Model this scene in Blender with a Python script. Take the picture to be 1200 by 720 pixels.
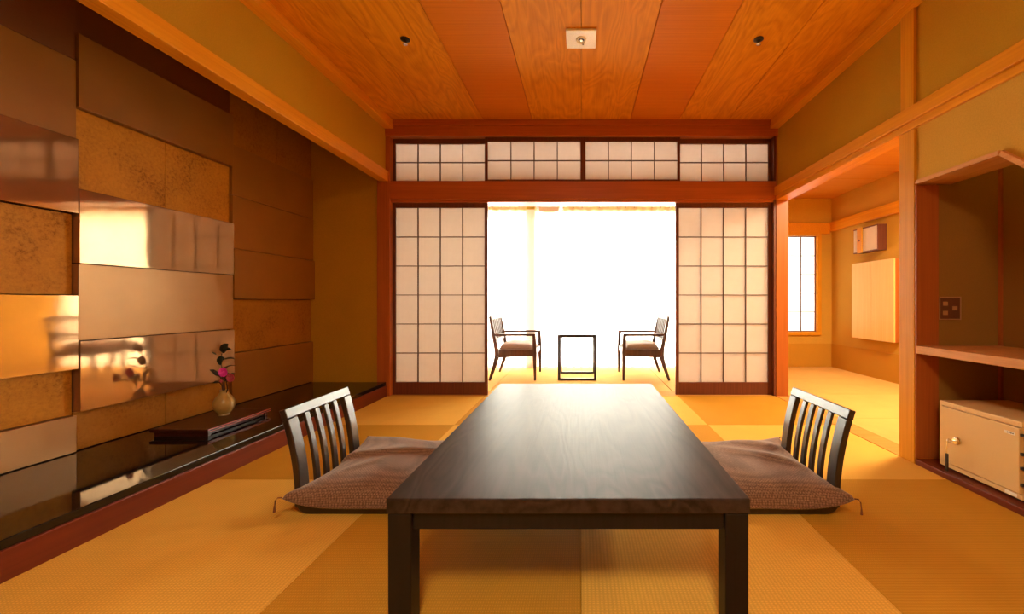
import bpy, bmesh, math, random
from mathutils import Vector, Matrix
random.seed(7)
SC = bpy.context.scene
COL = SC.collection
for o in list(bpy.data.objects):
    bpy.data.objects.remove(o)

# ------------------------------------------------------------------ camera
EYE = 0.88
cam_d = bpy.data.cameras.new('camera')
cam = bpy.data.objects.new('camera', cam_d)
COL.objects.link(cam)
cam.location = (0, 0, EYE)
cam.rotation_euler = (math.pi / 2, 0, 0)
cam_d.sensor_width = 36
cam_d.lens = 14.4
cam_d.shift_x = -0.0675
cam_d.shift_y = -0.005
cam_d.clip_start = 0.05
SC.camera = cam

# ------------------------------------------------------------------ sky, fill lamps, exposure
w = bpy.data.worlds.new('overcast_sky')
SC.world = w
w.use_nodes = True
bg = w.node_tree.nodes['Background']
bg.inputs[0].default_value = (1.0, 0.93, 0.82, 1)
bg.inputs[1].default_value = 14.0
SC.view_settings.view_transform = 'Standard'
SC.view_settings.look = 'None'
SC.view_settings.gamma = 1
SC.view_settings.exposure = 1.5
SC.cycles.max_bounces = 14
SC.cycles.diffuse_bounces = 8
SC.cycles.glossy_bounces = 5
SC.cycles.transmission_bounces = 8
SC.cycles.transparent_max_bounces = 12
SC.cycles.sample_clamp_indirect = 6
SC.cycles.use_denoising = True

def sky_portal(name, loc, sx, sy):
    l = bpy.data.lights.new(name, 'AREA')
    l.shape = 'RECTANGLE'
    l.size, l.size_y = sx, sy
    l.cycles.is_portal = True
    o = bpy.data.objects.new(name, l)
    COL.objects.link(o)
    o.location = loc
    o.rotation_euler = (-math.pi / 2, 0, 0)     # faces -Y, into the room
sky_portal('sky_portal_veranda', (0, 5.66, 1.1), 3.7, 2.1)
sky_portal('sky_portal_side_room', (2.78, 5.70, 1.13), 1.0, 1.5)

FILL = dict(color=(1.0, 0.80, 0.54), room=24.0, side=36.0)  # added fill lamps: one behind the camera, one in the side room

# ------------------------------------------------------------------ helpers
def at(px, py, y):
    return Vector(((px - 681) * y / 480, y, EYE - (py - 354) * y / 480))

class MB:
    def __init__(s):
        s.bm = bmesh.new()
    def box(s, a, b):
        x0, x1 = sorted((a[0], b[0])); y0, y1 = sorted((a[1], b[1])); z0, z1 = sorted((a[2], b[2]))
        v = [s.bm.verts.new(p) for p in ((x0,y0,z0),(x1,y0,z0),(x1,y1,z0),(x0,y1,z0),(x0,y0,z1),(x1,y0,z1),(x1,y1,z1),(x0,y1,z1))]
        for f in ((0,3,2,1),(4,5,6,7),(0,1,5,4),(1,2,6,5),(2,3,7,6),(3,0,4,7)):
            s.bm.faces.new([v[i] for i in f])
        return s
    def hexa(s, pts):
        v = [s.bm.verts.new(p) for p in pts]
        for f in ((0,3,2,1),(4,5,6,7),(0,1,5,4),(1,2,6,5),(2,3,7,6),(3,0,4,7)):
            s.bm.faces.new([v[i] for i in f])
        return s
    def prism(s, poly, axis, a, b):
        def P(p, t):
            return (t, p[0], p[1]) if axis == 'x' else ((p[0], t, p[1]) if axis == 'y' else (p[0], p[1], t))
        A = [s.bm.verts.new(P(p, a)) for p in poly]
        B = [s.bm.verts.new(P(p, b)) for p in poly]
        s.bm.faces.new(A); s.bm.faces.new(B[::-1])
        n = len(poly)
        for i in range(n):
            s.bm.faces.new((A[i], B[i], B[(i+1) % n], A[(i+1) % n]))
        return s
    def lathe(s, prof, seg=24, c=(0,0,0)):
        rings = []
        for r, z in prof:
            if r < 1e-5:
                rings.append([s.bm.verts.new((c[0], c[1], c[2]+z))])
            else:
                rings.append([s.bm.verts.new((c[0]+r*math.cos(2*math.pi*k/seg), c[1]+r*math.sin(2*math.pi*k/seg), c[2]+z)) for k in range(seg)])
        for a, b in zip(rings, rings[1:]):
            for k in range(seg):
                k2 = (k+1) % seg
                vs = [a[k % len(a)], a[k2 % len(a)], b[k2 % len(b)], b[k % len(b)]]
                u = []
                for q in vs:
                    if q not in u: u.append(q)
                if len(u) > 2: s.bm.faces.new(u)
        return s
    def tube(s, pts, r, seg=8):
        pts = [Vector(p) for p in pts]
        rs = r if isinstance(r, (list, tuple)) else [r]*len(pts)
        rings = []
        for i, p in enumerate(pts):
            d = (pts[min(i+1, len(pts)-1)] - pts[max(i-1, 0)]).normalized()
            u = d.cross(Vector((0,0,1)) if abs(d.z) < .9 else Vector((1,0,0))).normalized()
            v = d.cross(u)
            rings.append([s.bm.verts.new(p + rs[i]*(u*math.cos(2*math.pi*k/seg)+v*math.sin(2*math.pi*k/seg))) for k in range(seg)])
        for a, b in zip(rings, rings[1:]):
            for k in range(seg):
                s.bm.faces.new((a[k], a[(k+1)%seg], b[(k+1)%seg], b[k]))
        s.bm.faces.new(rings[0]); s.bm.faces.new(rings[-1])
        return s
    def bar(s, pts, wid, thk):
        """rectangular bar swept in the XZ plane: pts are (x,z); wid along Y = (y0,y1); thk across"""
        n = len(pts); rings = []
        for i, (x, z) in enumerate(pts):
            a = pts[max(i-1, 0)]; b = pts[min(i+1, n-1)]
            d = Vector((b[0]-a[0], b[1]-a[1])).normalized()
            nx, nz = -d.y, d.x
            t = thk[i] if isinstance(thk, (list, tuple)) else thk
            h = t/2
            rings.append([s.bm.verts.new(q) for q in ((x+nx*h, wid[0], z+nz*h), (x+nx*h, wid[1], z+nz*h), (x-nx*h, wid[1], z-nz*h), (x-nx*h, wid[0], z-nz*h))])
        for a, b in zip(rings, rings[1:]):
            for k in range(4):
                s.bm.faces.new((a[k], a[(k+1)%4], b[(k+1)%4], b[k]))
        s.bm.faces.new(rings[0]); s.bm.faces.new(rings[-1])
        return s
    def build(s, name, mat, parent=None, bevel=0, smooth=False, loc=None, seg=2):
        bmesh.ops.recalc_face_normals(s.bm, faces=s.bm.faces)
        me = bpy.data.meshes.new(name)
        s.bm.to_mesh(me); s.bm.free()
        if mat: me.materials.append(mat)
        if smooth:
            me.shade_smooth()
            me.set_sharp_from_angle(angle=math.radians(40))
        o = bpy.data.objects.new(name, me)
        COL.objects.link(o)
        if loc is not None: o.location = loc
        if parent is not None: o.parent = parent
        if bevel:
            m = o.modifiers.new('bevel', 'BEVEL')
            m.width = bevel; m.segments = seg; m.limit_method = 'ANGLE'; m.angle_limit = math.radians(50)
        return o

def bx(name, a, b, mat, parent=None, bevel=0.0):
    return MB().box(a, b).build(name, mat, parent, bevel)
def piece(src, loc, parent, mat=None, rot=None):
    """another piece sharing src's mesh"""
    o = src.copy()
    COL.objects.link(o)
    o.location = loc
    if rot is not None: o.rotation_euler = rot
    o.parent = parent
    if mat is not None:
        o.material_slots[0].link = 'OBJECT'; o.material_slots[0].material = mat
    return o
def empty(name, loc=(0,0,0), rz=0):
    o = bpy.data.objects.new(name, None)
    COL.objects.link(o)
    o.location = loc; o.rotation_euler = (0, 0, rz); o.empty_display_size = .1
    return o
def tag(o, label, cat, group=None):
    o['label'] = label; o['category'] = cat
    if group: o['group'] = group
    return o
def struct(o, label=None):
    o['kind'] = 'structure'
    if label: o['label'] = label
    return o
def copy_tree(o, parent=None):
    c = o.copy(); COL.objects.link(c)
    if parent is not None: c.parent = parent
    for ch in [q for q in bpy.data.objects if q.parent == o]:
        copy_tree(ch, c)
    return c

# ------------------------------------------------------------------ materials
def mat_new(name):
    m = bpy.data.materials.new(name); m.use_nodes = True
    nt = m.node_tree
    return m, nt, nt.nodes['Principled BSDF']
def N(nt, t, **kw):
    n = nt.nodes.new(t)
    for k, v in kw.items(): setattr(n, k, v)
    return n
def ramp(nt, stops):
    r = N(nt, 'ShaderNodeValToRGB')
    el = r.color_ramp.elements
    el[0].position, el[0].color = stops[0][0], (*stops[0][1], 1)
    el[1].position, el[1].color = stops[-1][0], (*stops[-1][1], 1)
    for p, c in stops[1:-1]:
        e = el.new(p); e.color = (*c, 1)
    return r
def coords(nt, scale, rand=3.0):
    tc = N(nt, 'ShaderNodeTexCoord'); oi = N(nt, 'ShaderNodeObjectInfo')
    mul = N(nt, 'ShaderNodeMath', operation='MULTIPLY'); mul.inputs[1].default_value = rand
    add = N(nt, 'ShaderNodeVectorMath', operation='ADD')
    mp = N(nt, 'ShaderNodeMapping'); mp.inputs['Scale'].default_value = scale
    L = nt.links.new
    L(oi.outputs['Random'], mul.inputs[0]); L(tc.outputs['Object'], add.inputs[0]); L(mul.outputs[0], add.inputs[1])
    L(add.outputs[0], mp.inputs[0])
    return mp
def setp(b, **kw):
    for k, v in kw.items():
        k = {'rough': 'Roughness', 'metal': 'Metallic', 'spec': 'Specular IOR Level', 'coat': 'Coat Weight', 'coatr': 'Coat Roughness'}.get(k, k)
        b.inputs[k].default_value = v
def plain(name, c, rough=.5, metal=0., spec=.5, coat=0., coatr=.05, bump=0., bscale=200.):
    m, nt, b = mat_new(name)
    b.inputs['Base Color'].default_value = (*c, 1)
    setp(b, rough=rough, metal=metal, spec=spec, coat=coat, coatr=coatr)
    mp = coords(nt, (bscale,)*3)
    n = N(nt, 'ShaderNodeTexNoise'); n.inputs['Scale'].default_value = 1; n.inputs['Detail'].default_value = 4
    nt.links.new(mp.outputs[0], n.inputs['Vector'])
    mx = ramp(nt, [(.25, tuple(x*.9 for x in c)), (.75, tuple(min(1, x*1.08) for x in c))])
    nt.links.new(n.outputs[0], mx.inputs[0]); nt.links.new(mx.outputs[0], b.inputs['Base Color'])
    if bump:
        bp = N(nt, 'ShaderNodeBump'); bp.inputs['Strength'].default_value = bump; bp.inputs['Distance'].default_value = .002
        nt.links.new(n.outputs[0], bp.inputs['Height']); nt.links.new(bp.outputs[0], b.inputs['Normal'])
    return m
def wood(name, light, dark, axis='y', fine=90., lng=2.5, rough=.45, spec=.4, coat=0., cath=0., bump=.1, contrast=1.0):
    """straight grain stretched along an axis; cath > 0 adds cathedral figure"""
    m, nt, b = mat_new(name); L = nt.links.new
    sc = [fine, fine, fine]; sc['xyz'.index(axis)] = lng
    mp = coords(nt, sc, 7.0)
    n = N(nt, 'ShaderNodeTexNoise'); n.inputs['Scale'].default_value = 1; n.inputs['Detail'].default_value = 6; n.inputs['Distortion'].default_value = .4
    L(mp.outputs[0], n.inputs['Vector'])
    fac = n.outputs[0]
    if cath:
        s2 = [3.2, 3.2, 3.2]; s2['xyz'.index(axis)] = .75
        mp2 = coords(nt, s2, 7.0)
        n2 = N(nt, 'ShaderNodeTexNoise'); n2.inputs['Scale'].default_value = 1.3; n2.inputs['Detail'].default_value = 3; n2.inputs['Roughness'].default_value = .45; n2.inputs['Distortion'].default_value = .5
        L(mp2.outputs[0], n2.inputs['Vector'])
        mu = N(nt, 'ShaderNodeMath', operation='MULTIPLY'); mu.inputs[1].default_value = 26
        L(n2.outputs[0], mu.inputs[0])
        fr = N(nt, 'ShaderNodeMath', operation='PINGPONG'); fr.inputs[1].default_value = 1.0
        L(mu.outputs[0], fr.inputs[0])
        mi = N(nt, 'ShaderNodeMix'); mi.inputs[0].default_value = cath
        L(n.outputs[0], mi.inputs[2]); L(fr.outputs[0], mi.inputs[3])
        fac = mi.outputs[0]
    lo, hi = .5-.22/contrast, .5+.2/contrast
    r = ramp(nt, [(lo, dark), (hi, light)])
    L(fac, r.inputs[0]); L(r.outputs[0], b.inputs['Base Color'])
    setp(b, rough=rough, spec=spec, coat=coat, coatr=.12)
    if bump:
        bp = N(nt, 'ShaderNodeBump'); bp.inputs['Strength'].default_value = bump; bp.inputs['Distance'].default_value = .001
        L(fac, bp.inputs['Height']); L(bp.outputs[0], b.inputs['Normal'])
    return m
def plaster(name, c, rough=.9):
    m, nt, b = mat_new(name); L = nt.links.new
    mp = coords(nt, (1,1,1), 0)
    n = N(nt, 'ShaderNodeTexNoise'); n.inputs['Scale'].default_value = 160; n.inputs['Detail'].default_value = 5
    n2 = N(nt, 'ShaderNodeTexNoise'); n2.inputs['Scale'].default_value = 2.2; n2.inputs['Detail'].default_value = 4
    L(mp.outputs[0], n.inputs['Vector']); L(mp.outputs[0], n2.inputs['Vector'])
    mi = N(nt, 'ShaderNodeMix'); mi.inputs[0].default_value = .45
    L(n.outputs[0], mi.inputs[2]); L(n2.outputs[0], mi.inputs[3])
    r = ramp(nt, [(.3, tuple(x*.86 for x in c)), (.7, tuple(min(1, x*1.1) for x in c))])
    L(mi.outputs[0], r.inputs[0]); L(r.outputs[0], b.inputs['Base Color'])
    bp = N(nt, 'ShaderNodeBump'); bp.inputs['Strength'].default_value = .25; bp.inputs['Distance'].default_value = .002
    L(n.outputs[0], bp.inputs['Height']); L(bp.outputs[0], b.inputs['Normal'])
    setp(b, rough=rough, spec=.2)
    return m
def tatami(name, c, along='x'):
    m, nt, b = mat_new(name); L = nt.links.new
    tc = N(nt, 'ShaderNodeTexCoord')
    w1 = N(nt, 'ShaderNodeTexWave', bands_direction='X' if along == 'y' else 'Y'); w1.inputs['Scale'].default_value = 42; w1.inputs['Distortion'].default_value = .6; w1.inputs['Detail'].default_value = 1
    w2 = N(nt, 'ShaderNodeTexWave', bands_direction='Y' if along == 'y' else 'X'); w2.inputs['Scale'].default_value = 26; w2.inputs['Distortion'].default_value = .6
    n = N(nt, 'ShaderNodeTexNoise'); n.inputs['Scale'].default_value = 5; n.inputs['Detail'].default_value = 7
    n3 = N(nt, 'ShaderNodeTexNoise'); n3.inputs['Scale'].default_value = 260; n3.inputs['Detail'].default_value = 2
    for q in (w1, w2, n, n3): L(tc.outputs['Object'], q.inputs['Vector'])
    mu = N(nt, 'ShaderNodeMath', operation='MULTIPLY'); L(w1.outputs['Fac'], mu.inputs[0]); L(w2.outputs['Fac'], mu.inputs[1])
    mi = N(nt, 'ShaderNodeMix'); mi.inputs[0].default_value = .4; L(mu.outputs[0], mi.inputs[2]); L(n.outputs[0], mi.inputs[3])
    mj = N(nt, 'ShaderNodeMix'); mj.inputs[0].default_value = .4; L(mi.outputs[0], mj.inputs[2]); L(n3.outputs[0], mj.inputs[3])
    r = ramp(nt, [(.2, tuple(x*.78 for x in c)), (.62, tuple(min(1, x*1.1) for x in c))])
    L(mj.outputs[0], r.inputs[0]); L(r.outputs[0], b.inputs['Base Color'])
    bp = N(nt, 'ShaderNodeBump'); bp.inputs['Strength'].default_value = .35; bp.inputs['Distance'].default_value = .002
    L(mu.outputs[0], bp.inputs['Height']); L(bp.outputs[0], b.inputs['Normal'])
    setp(b, rough=.75, spec=.05)
    return m
def goldleaf(name, a, d, rough=.45):
    m, nt, b = mat_new(name); L = nt.links.new
    mp = coords(nt, (1,1,1), 5)
    n = N(nt, 'ShaderNodeTexNoise'); n.inputs['Scale'].default_value = 55; n.inputs['Detail'].default_value = 6; n.inputs['Roughness'].default_value = .7
    n2 = N(nt, 'ShaderNodeTexNoise'); n2.inputs['Scale'].default_value = 5; n2.inputs['Detail'].default_value = 5
    L(mp.outputs[0], n.inputs['Vector']); L(mp.outputs[0], n2.inputs['Vector'])
    mi = N(nt, 'ShaderNodeMix'); mi.inputs[0].default_value = .4
    L(n.outputs[0], mi.inputs[2]); L(n2.outputs[0], mi.inputs[3])
    r = ramp(nt, [(.36, d), (.47, tuple((x*2+y)/3 for x, y in zip(a, d))), (.62, a)])
    L(mi.outputs[0], r.inputs[0]); L(r.outputs[0], b.inputs['Base Color'])
    bp = N(nt, 'ShaderNodeBump'); bp.inputs['Strength'].default_value = .3; bp.inputs['Distance'].default_value = .002
    L(n.outputs[0], bp.inputs['Height']); L(bp.outputs[0], b.inputs['Normal'])
    setp(b, rough=.6, metal=.12, spec=.25)
    return m
def lacquer(name, c, rough, metal, wob=.02):
    m, nt, b = mat_new(name); L = nt.links.new
    mp = coords(nt, (1,1,1), 5)
    n = N(nt, 'ShaderNodeTexNoise'); n.inputs['Scale'].default_value = 3.5; n.inputs['Detail'].default_value = 3
    L(mp.outputs[0], n.inputs['Vector'])
    r = ramp(nt, [(.3, tuple(x*.92 for x in c)), (.7, tuple(min(1, x*1.06) for x in c))])
    L(n.outputs[0], r.inputs[0]); L(r.outputs[0], b.inputs['Base Color'])
    bp = N(nt, 'ShaderNodeBump'); bp.inputs['Strength'].default_value = wob; bp.inputs['Distance'].default_value = .02
    L(n.outputs[0], bp.inputs['Height']); L(bp.outputs[0], b.inputs['Normal'])
    setp(b, rough=rough, metal=metal, spec=.5)
    return m
def sheet(name, c, trans, clear=0.0, fib=30.):
    """thin cloth or paper: diffuse + translucent, with an optional see-through share"""
    m = bpy.data.materials.new(name); m.use_nodes = True
    nt = m.node_tree; nt.nodes.clear(); L = nt.links.new
    out = N(nt, 'ShaderNodeOutputMaterial')
    df = N(nt, 'ShaderNodeBsdfDiffuse'); tr = N(nt, 'ShaderNodeBsdfTranslucent')
    tc = N(nt, 'ShaderNodeTexCoord'); n = N(nt, 'ShaderNodeTexNoise'); n.inputs['Scale'].default_value = fib; n.inputs['Detail'].default_value = 5
    L(tc.outputs['Object'], n.inputs['Vector'])
    r = ramp(nt, [(.3, tuple(x*.95 for x in c)), (.7, c)])
    L(n.outputs[0], r.inputs[0]); L(r.outputs[0], df.inputs[0]); L(r.outputs[0], tr.inputs[0])
    mx = N(nt, 'ShaderNodeMixShader'); mx.inputs[0].default_value = trans
    L(df.outputs[0], mx.inputs[1]); L(tr.outputs[0], mx.inputs[2])
    if clear:
        tp = N(nt, 'ShaderNodeBsdfTransparent'); m2 = N(nt, 'ShaderNodeMixShader'); m2.inputs[0].default_value = clear
        L(mx.outputs[0], m2.inputs[1]); L(tp.outputs[0], m2.inputs[2]); mx = m2
    L(mx.outputs[0], out.inputs[0])
    return m
def glass(name):
    m = bpy.data.materials.new(name); m.use_nodes = True
    nt = m.node_tree; nt.nodes.clear(); L = nt.links.new
    out = N(nt, 'ShaderNodeOutputMaterial'); tp = N(nt, 'ShaderNodeBsdfTransparent'); gl = N(nt, 'ShaderNodeBsdfGlossy')
    gl.inputs['Roughness'].default_value = .02
    tp.inputs[0].default_value = (.95, .97, .95, 1)
    fr = N(nt, 'ShaderNodeFresnel'); fr.inputs[0].default_value = 1.45
    mx = N(nt, 'ShaderNodeMixShader'); L(fr.outputs[0], mx.inputs[0]); L(tp.outputs[0], mx.inputs[1]); L(gl.outputs[0], mx.inputs[2])
    L(mx.outputs[0], out.inputs[0])
    return m
def lamp_paper(name, c, e):
    m, nt, b = mat_new(name)
    b.inputs['Base Color'].default_value = (.9, .84, .74, 1)
    b.inputs['Emission Color'].default_value = (*c, 1); b.inputs['Emission Strength'].default_value = e
    setp(b, rough=.7)
    return m
def fabric(name, a, d):
    m, nt, b = mat_new(name); L = nt.links.new
    tc = N(nt, 'ShaderNodeTexCoord')
    mp = N(nt, 'ShaderNodeMapping'); mp.inputs['Rotation'].default_value = (0, 0, math.radians(45)); L(tc.outputs['Object'], mp.inputs[0])
    ck = N(nt, 'ShaderNodeTexVoronoi'); ck.inputs['Scale'].default_value = 120; ck.inputs['Randomness'].default_value = .25
    L(mp.outputs[0], ck.inputs['Vector'])
    n = N(nt, 'ShaderNodeTexNoise'); n.inputs['Scale'].default_value = 180; L(tc.outputs['Object'], n.inputs['Vector'])
    mi = N(nt, 'ShaderNodeMix'); mi.inputs[0].default_value = .4; L(ck.outputs['Distance'], mi.inputs[2]); L(n.outputs[0], mi.inputs[3])
    r = ramp(nt, [(.25, a), (.6, d)]); L(mi.outputs[0], r.inputs[0]); L(r.outputs[0], b.inputs['Base Color'])
    bp = N(nt, 'ShaderNodeBump'); bp.inputs['Strength'].default_value = .5; bp.inputs['Distance'].default_value = .002; bp.invert = True
    L(mi.outputs[0], bp.inputs['Height']); L(bp.outputs[0], b.inputs['Normal'])
    setp(b, rough=.85, spec=.2); b.inputs['Sheen Weight'].default_value = .3
    return m

M = {}
M['tat_l'] = tatami('tatami_weave_lit', (.78, .45, .078), 'x')  # brighter look of the weave in this direction, put into the colour
M['tat_d'] = tatami('tatami_weave_dim', (.56, .282, .028), 'y')  # turned weave returns less light; that dimmer tone is in the colour
M['tat_s'] = tatami('tatami_side_room', (.72, .42, .11), 'x')
M['plaster'] = plaster('olive_plaster', (.47, .265, .014))
M['plaster_b'] = plaster('sand_plaster', (.56, .33, .045))
M['dado'] = plain('brown_dado_paper', (.50, .26, .025), .7, spec=.15)
M['ceil_a'] = wood('ceiling_cedar_figured', (.74, .295, .008), (.56, .195, .004), 'y', 70, 1.6, .55, .07, cath=.30, contrast=.9)
M['ceil_b'] = wood('ceiling_cedar_straight', (.66, .205, .005), (.55, .16, .004), 'x', 110, 1.2, .55, .07, contrast=.9)
M['ceil_s'] = wood('ceiling_side_room', (.64, .28, .025), (.54, .20, .014), 'x', 70, 2, .45, .3, contrast=.9)
M['beam'] = wood('orange_cedar_beam', (.74, .32, .012), (.62, .245, .008), 'y', 90, 1.5, .45, .2)
M['beam_z'] = wood('orange_cedar_post', (.70, .33, .018), (.58, .25, .010), 'z', 90, 1.5, .45, .2)
M['red_x'] = wood('red_brown_lintel', (.46, .125, .028), (.37, .095, .02), 'x', 90, 1.5, .4, .4)
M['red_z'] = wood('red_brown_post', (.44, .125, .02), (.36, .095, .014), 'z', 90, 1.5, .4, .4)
M['red_y'] = wood('red_lacquer_kerb', (.165, .026, .007), (.12, .018, .005), 'y', 60, 1.5, .4, .25, coat=.05)
M['shojiwood'] = wood('dark_red_lattice_wood', (.16, .045, .02), (.11, .03, .013), 'z', 90, 2, .45, .35)
M['muntin'] = plain('lattice_bar_wood', (.10, .05, .028), .6)
M['paper'] = sheet('washi_paper', (.56, .465, .385), .235, 0, 14)
M['curtain'] = sheet('sheer_white_curtain', (.93, .92, .90), .60, .08, 60)
M['curtain_tape'] = sheet('curtain_heading_tape', (.80, .66, .45), .06, 0, 60)
M['glass'] = glass('window_glass')
M['alu'] = plain('window_frame_bronze', (.34, .29, .24), .4, .3)
M['black_lac'] = lacquer('black_lacquer', (.010, .008, .007), .05, 0, .01)
M['kazari'] = wood('red_black_lacquer', (.06, .010, .006), (.025, .006, .004), 'y', 60, 1.5, .3, .3, coat=.1)
M['red_edge'] = plain('red_lacquer_edge_glint', (.60, .09, .06), .3, coat=.2)  # lacquer red, brightened to carry the highlight along the edge
M['p_dark'] = lacquer('panel_dark_brown', (.17, .05, .006), .55, .1)
M['p_matte'] = lacquer('panel_matte_bronze', (.29, .125, .016), .5, .12)
M['p_satin'] = lacquer('panel_satin_bronze', (.40, .225, .095), .36, .5)
M['p_gloss'] = lacquer('panel_gloss_bronze', (.43, .255, .125), .055, .70, .035)
M['p_leaf'] = goldleaf('panel_gold_leaf', (.55, .265, .030), (.23, .085, .008))
M['p_leaf2'] = goldleaf('panel_pale_leaf', (.40, .18, .022), (.25, .095, .010), .5)
M['joint'] = plain('panel_joint_black', (.02, .01, .006), .8)
M['table'] = wood('dark_stained_oak', (.036, .023, .020), (.010, .006, .005), 'y', 75, 1.4, .42, .30, cath=.35, bump=.5)
M['table_leg'] = wood('dark_stained_oak_leg', (.010, .007, .008), (.005, .004, .004), 'z', 75, 1.6, .45, .3)
M['zaisu'] = wood('dark_stained_bentwood', (.028, .016, .013), (.014, .008, .007), 'z', 70, 2, .3, .6, coat=.35, bump=.03)
M['zabuton'] = fabric('brown_woven_cushion', (.33, .205, .135), (.12, .064, .040))
M['tassel'] = plain('brown_thread', (.16, .055, .02), .8)
M['arm_wood'] = wood('walnut_chair_wood', (.10, .045, .028), (.055, .024, .015), 'z', 70, 2, .4, .4)
M['arm_seat'] = plain('grey_brown_upholstery', (.30, .21, .18), .75, bump=.2, bscale=300)
M['black_bar'] = plain('dark_metal_frame', (.022, .012, .010), .35, .2)
M['gloss_top'] = lacquer('gloss_black_top', (.03, .025, .022), .06, 0, 0)
M['vase'] = plain('olive_beige_glaze', (.40, .28, .09), .28, coat=.4, bscale=30)
M['leaf'] = plain('dark_green_leaf', (.010, .020, .010), .45, bscale=60)
M['stem'] = plain('brown_twig', (.05, .02, .012), .7)
M['pink'] = plain('magenta_petal', (.85, .05, .62), .55, bscale=60)
M['pink2'] = plain('faded_pink_petal', (.55, .09, .16), .6, bscale=60)
M['safe'] = plain('beige_enamel', (.74, .51, .21), .42, bump=.05, bscale=500)
M['chrome'] = plain('polished_steel', (.75, .72, .66), .15, 1.0)
M['dark'] = plain('dark_rubber', (.02, .012, .008), .5)
M['white'] = plain('cream_plastic', (.93, .88, .74), .45)
M['plate'] = plain('brown_outlet_plate', (.15, .055, .022), .35)
M['socket'] = plain('tan_socket', (.45, .24, .09), .4)
M['cab'] = wood('pale_cabinet_wood', (.88, .62, .22), (.80, .53, .16), 'z', 90, 1.2, .4, .2)
M['shelfwood'] = wood('shelf_wood', (.66, .32, .10), (.52, .23, .06), 'y', 80, 2, .45, .2)
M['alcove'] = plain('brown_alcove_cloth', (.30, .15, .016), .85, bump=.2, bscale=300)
M['fill_shade'] = lamp_paper('fill_lamp_shade', (1, .8, .55), 1.2)  # glowing shade shared by the two added fill lamps
M['wlamp'] = sheet('wall_lamp_washi', (.92, .86, .74), .3, 0, 14)
M['paper_bright'] = sheet('thin_washi_paper', (.86, .84, .80), .095, 0, 14)
M['sill'] = wood('worn_sill_wood', (.60, .30, .07), (.50, .23, .04), 'x', 80, 2, .7, .05)
M['post_white'] = plain('cream_painted_post', (.80, .77, .76), .7)

FY = 3.84          # plane of the sliding paper doors
HZ = 2.568         # main ceiling
BY = -1.62         # back wall of the room

# ------------------------------------------------------------------ floor and mats
fl = struct(bx('floor', (-2.7, BY-.12, -.12), (3.6, 5.75, -.035), M['dado']))
S = .9
matl = MB().box((-S/2-.0028, -S/2+.0006, 0), (S/2+.0028, S/2-.0006, .035)).build('tatami_mat', M['tat_l'], fl, .0015)
first = True
for j in range(6):
    for i in range(-2, 2):
        p = ((i+.5)*S*1.008, FY-.01-(j+.5)*S, -.035)
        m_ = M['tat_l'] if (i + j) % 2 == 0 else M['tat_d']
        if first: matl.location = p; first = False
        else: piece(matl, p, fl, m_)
vm = MB().box((-.448, -.775, 0), (.448, .775, .035)).build('veranda_mat', M['tat_s'], fl, .003, loc=(-1.35, 4.80, -.035))
for k in range(1, 4): piece(vm, (-1.35+.9*k, 4.80, -.035), fl)
for (y0, y1) in ((3.91, 5.55), (3.10, 3.91), (2.29, 3.10)):
    bx('side_room_mat', (1.96, y0+.0015, -.035), (3.398, y1-.0015, 0), M['tat_s'], fl, .003)
bx('sill', (-1.90, FY-.005, -.035), (1.82, 4.02, .001), M['sill'], fl, .002)
bx('sill', (1.822, 2.345, -.035), (1.958, FY-.02, .0), M['sill'], fl, .002)

# ------------------------------------------------------------------ ceilings
ce = struct(bx('ceiling', (-2.7, BY-.12, HZ+.02), (2.0, 4.1, HZ+.14), M['dado']))
PW = .4512
for k in range(8):
    x0 = (k-4)*.455
    b = bx('ceiling_board', (-PW/2, BY, 0), (PW/2, FY, .022), M['ceil_b'] if k in (2, 5) else M['ceil_a'], ce, .003)
    b.location = (x0+.2275, 0, HZ + (0 if k % 2 else .001))
ce2 = struct(bx('ceiling.001', (1.93, 2.2, 2.30), (3.52, 5.75, 2.42), M['dado']))
for k in range(7):
    bx('ceiling_board', (1.94, 2.25+.48*k+.002, 2.28), (3.399, min(5.56, 2.25+.48*(k+1))-.002, 2.30), M['ceil_s'], ce2, .002)
struct(bx('ceiling.002', (-2.1, 4.04, 2.30), (1.93, 5.75, 2.42), M['plaster_b']))
struct(bx('trim_1', (-1.90, FY-.03, 2.428), (1.93, 4.02, HZ), M['red_x'], None, .004))            # beam over the transom
struct(bx('trim_2', (-1.83, BY, 2.49), (-1.745, FY-.03, HZ-.001), M['beam'], None, .006))         # cornice left
struct(bx('trim_3', (1.755, BY, 2.49), (1.84, FY-.03, HZ-.001), M['beam'], None, .006))           # cornice right
struct(bx('trim_4', (-1.745, FY-.055, 2.52), (1.755, FY-.03, HZ-.001), M['red_x'], None, .003))

# ------------------------------------------------------------------ far wall: posts, lintel, transom, doors
struct(bx('trim_5', (-1.905, FY-.02, -.035), (-1.785, 4.02, 2.428), M['red_z'], None, .004))
struct(bx('trim_6', (1.82, FY-.02, -.035), (1.935, 4.02, 2.428), M['red_z'], None, .004))
struct(MB().box((-1.785, FY-.02, 1.838), (1.82, 4.02, 2.008)).box((-1.785, FY-.005, 1.815), (1.82, 4.02, 1.838)).build('trim_7', M['red_x'], None, .004))

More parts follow.
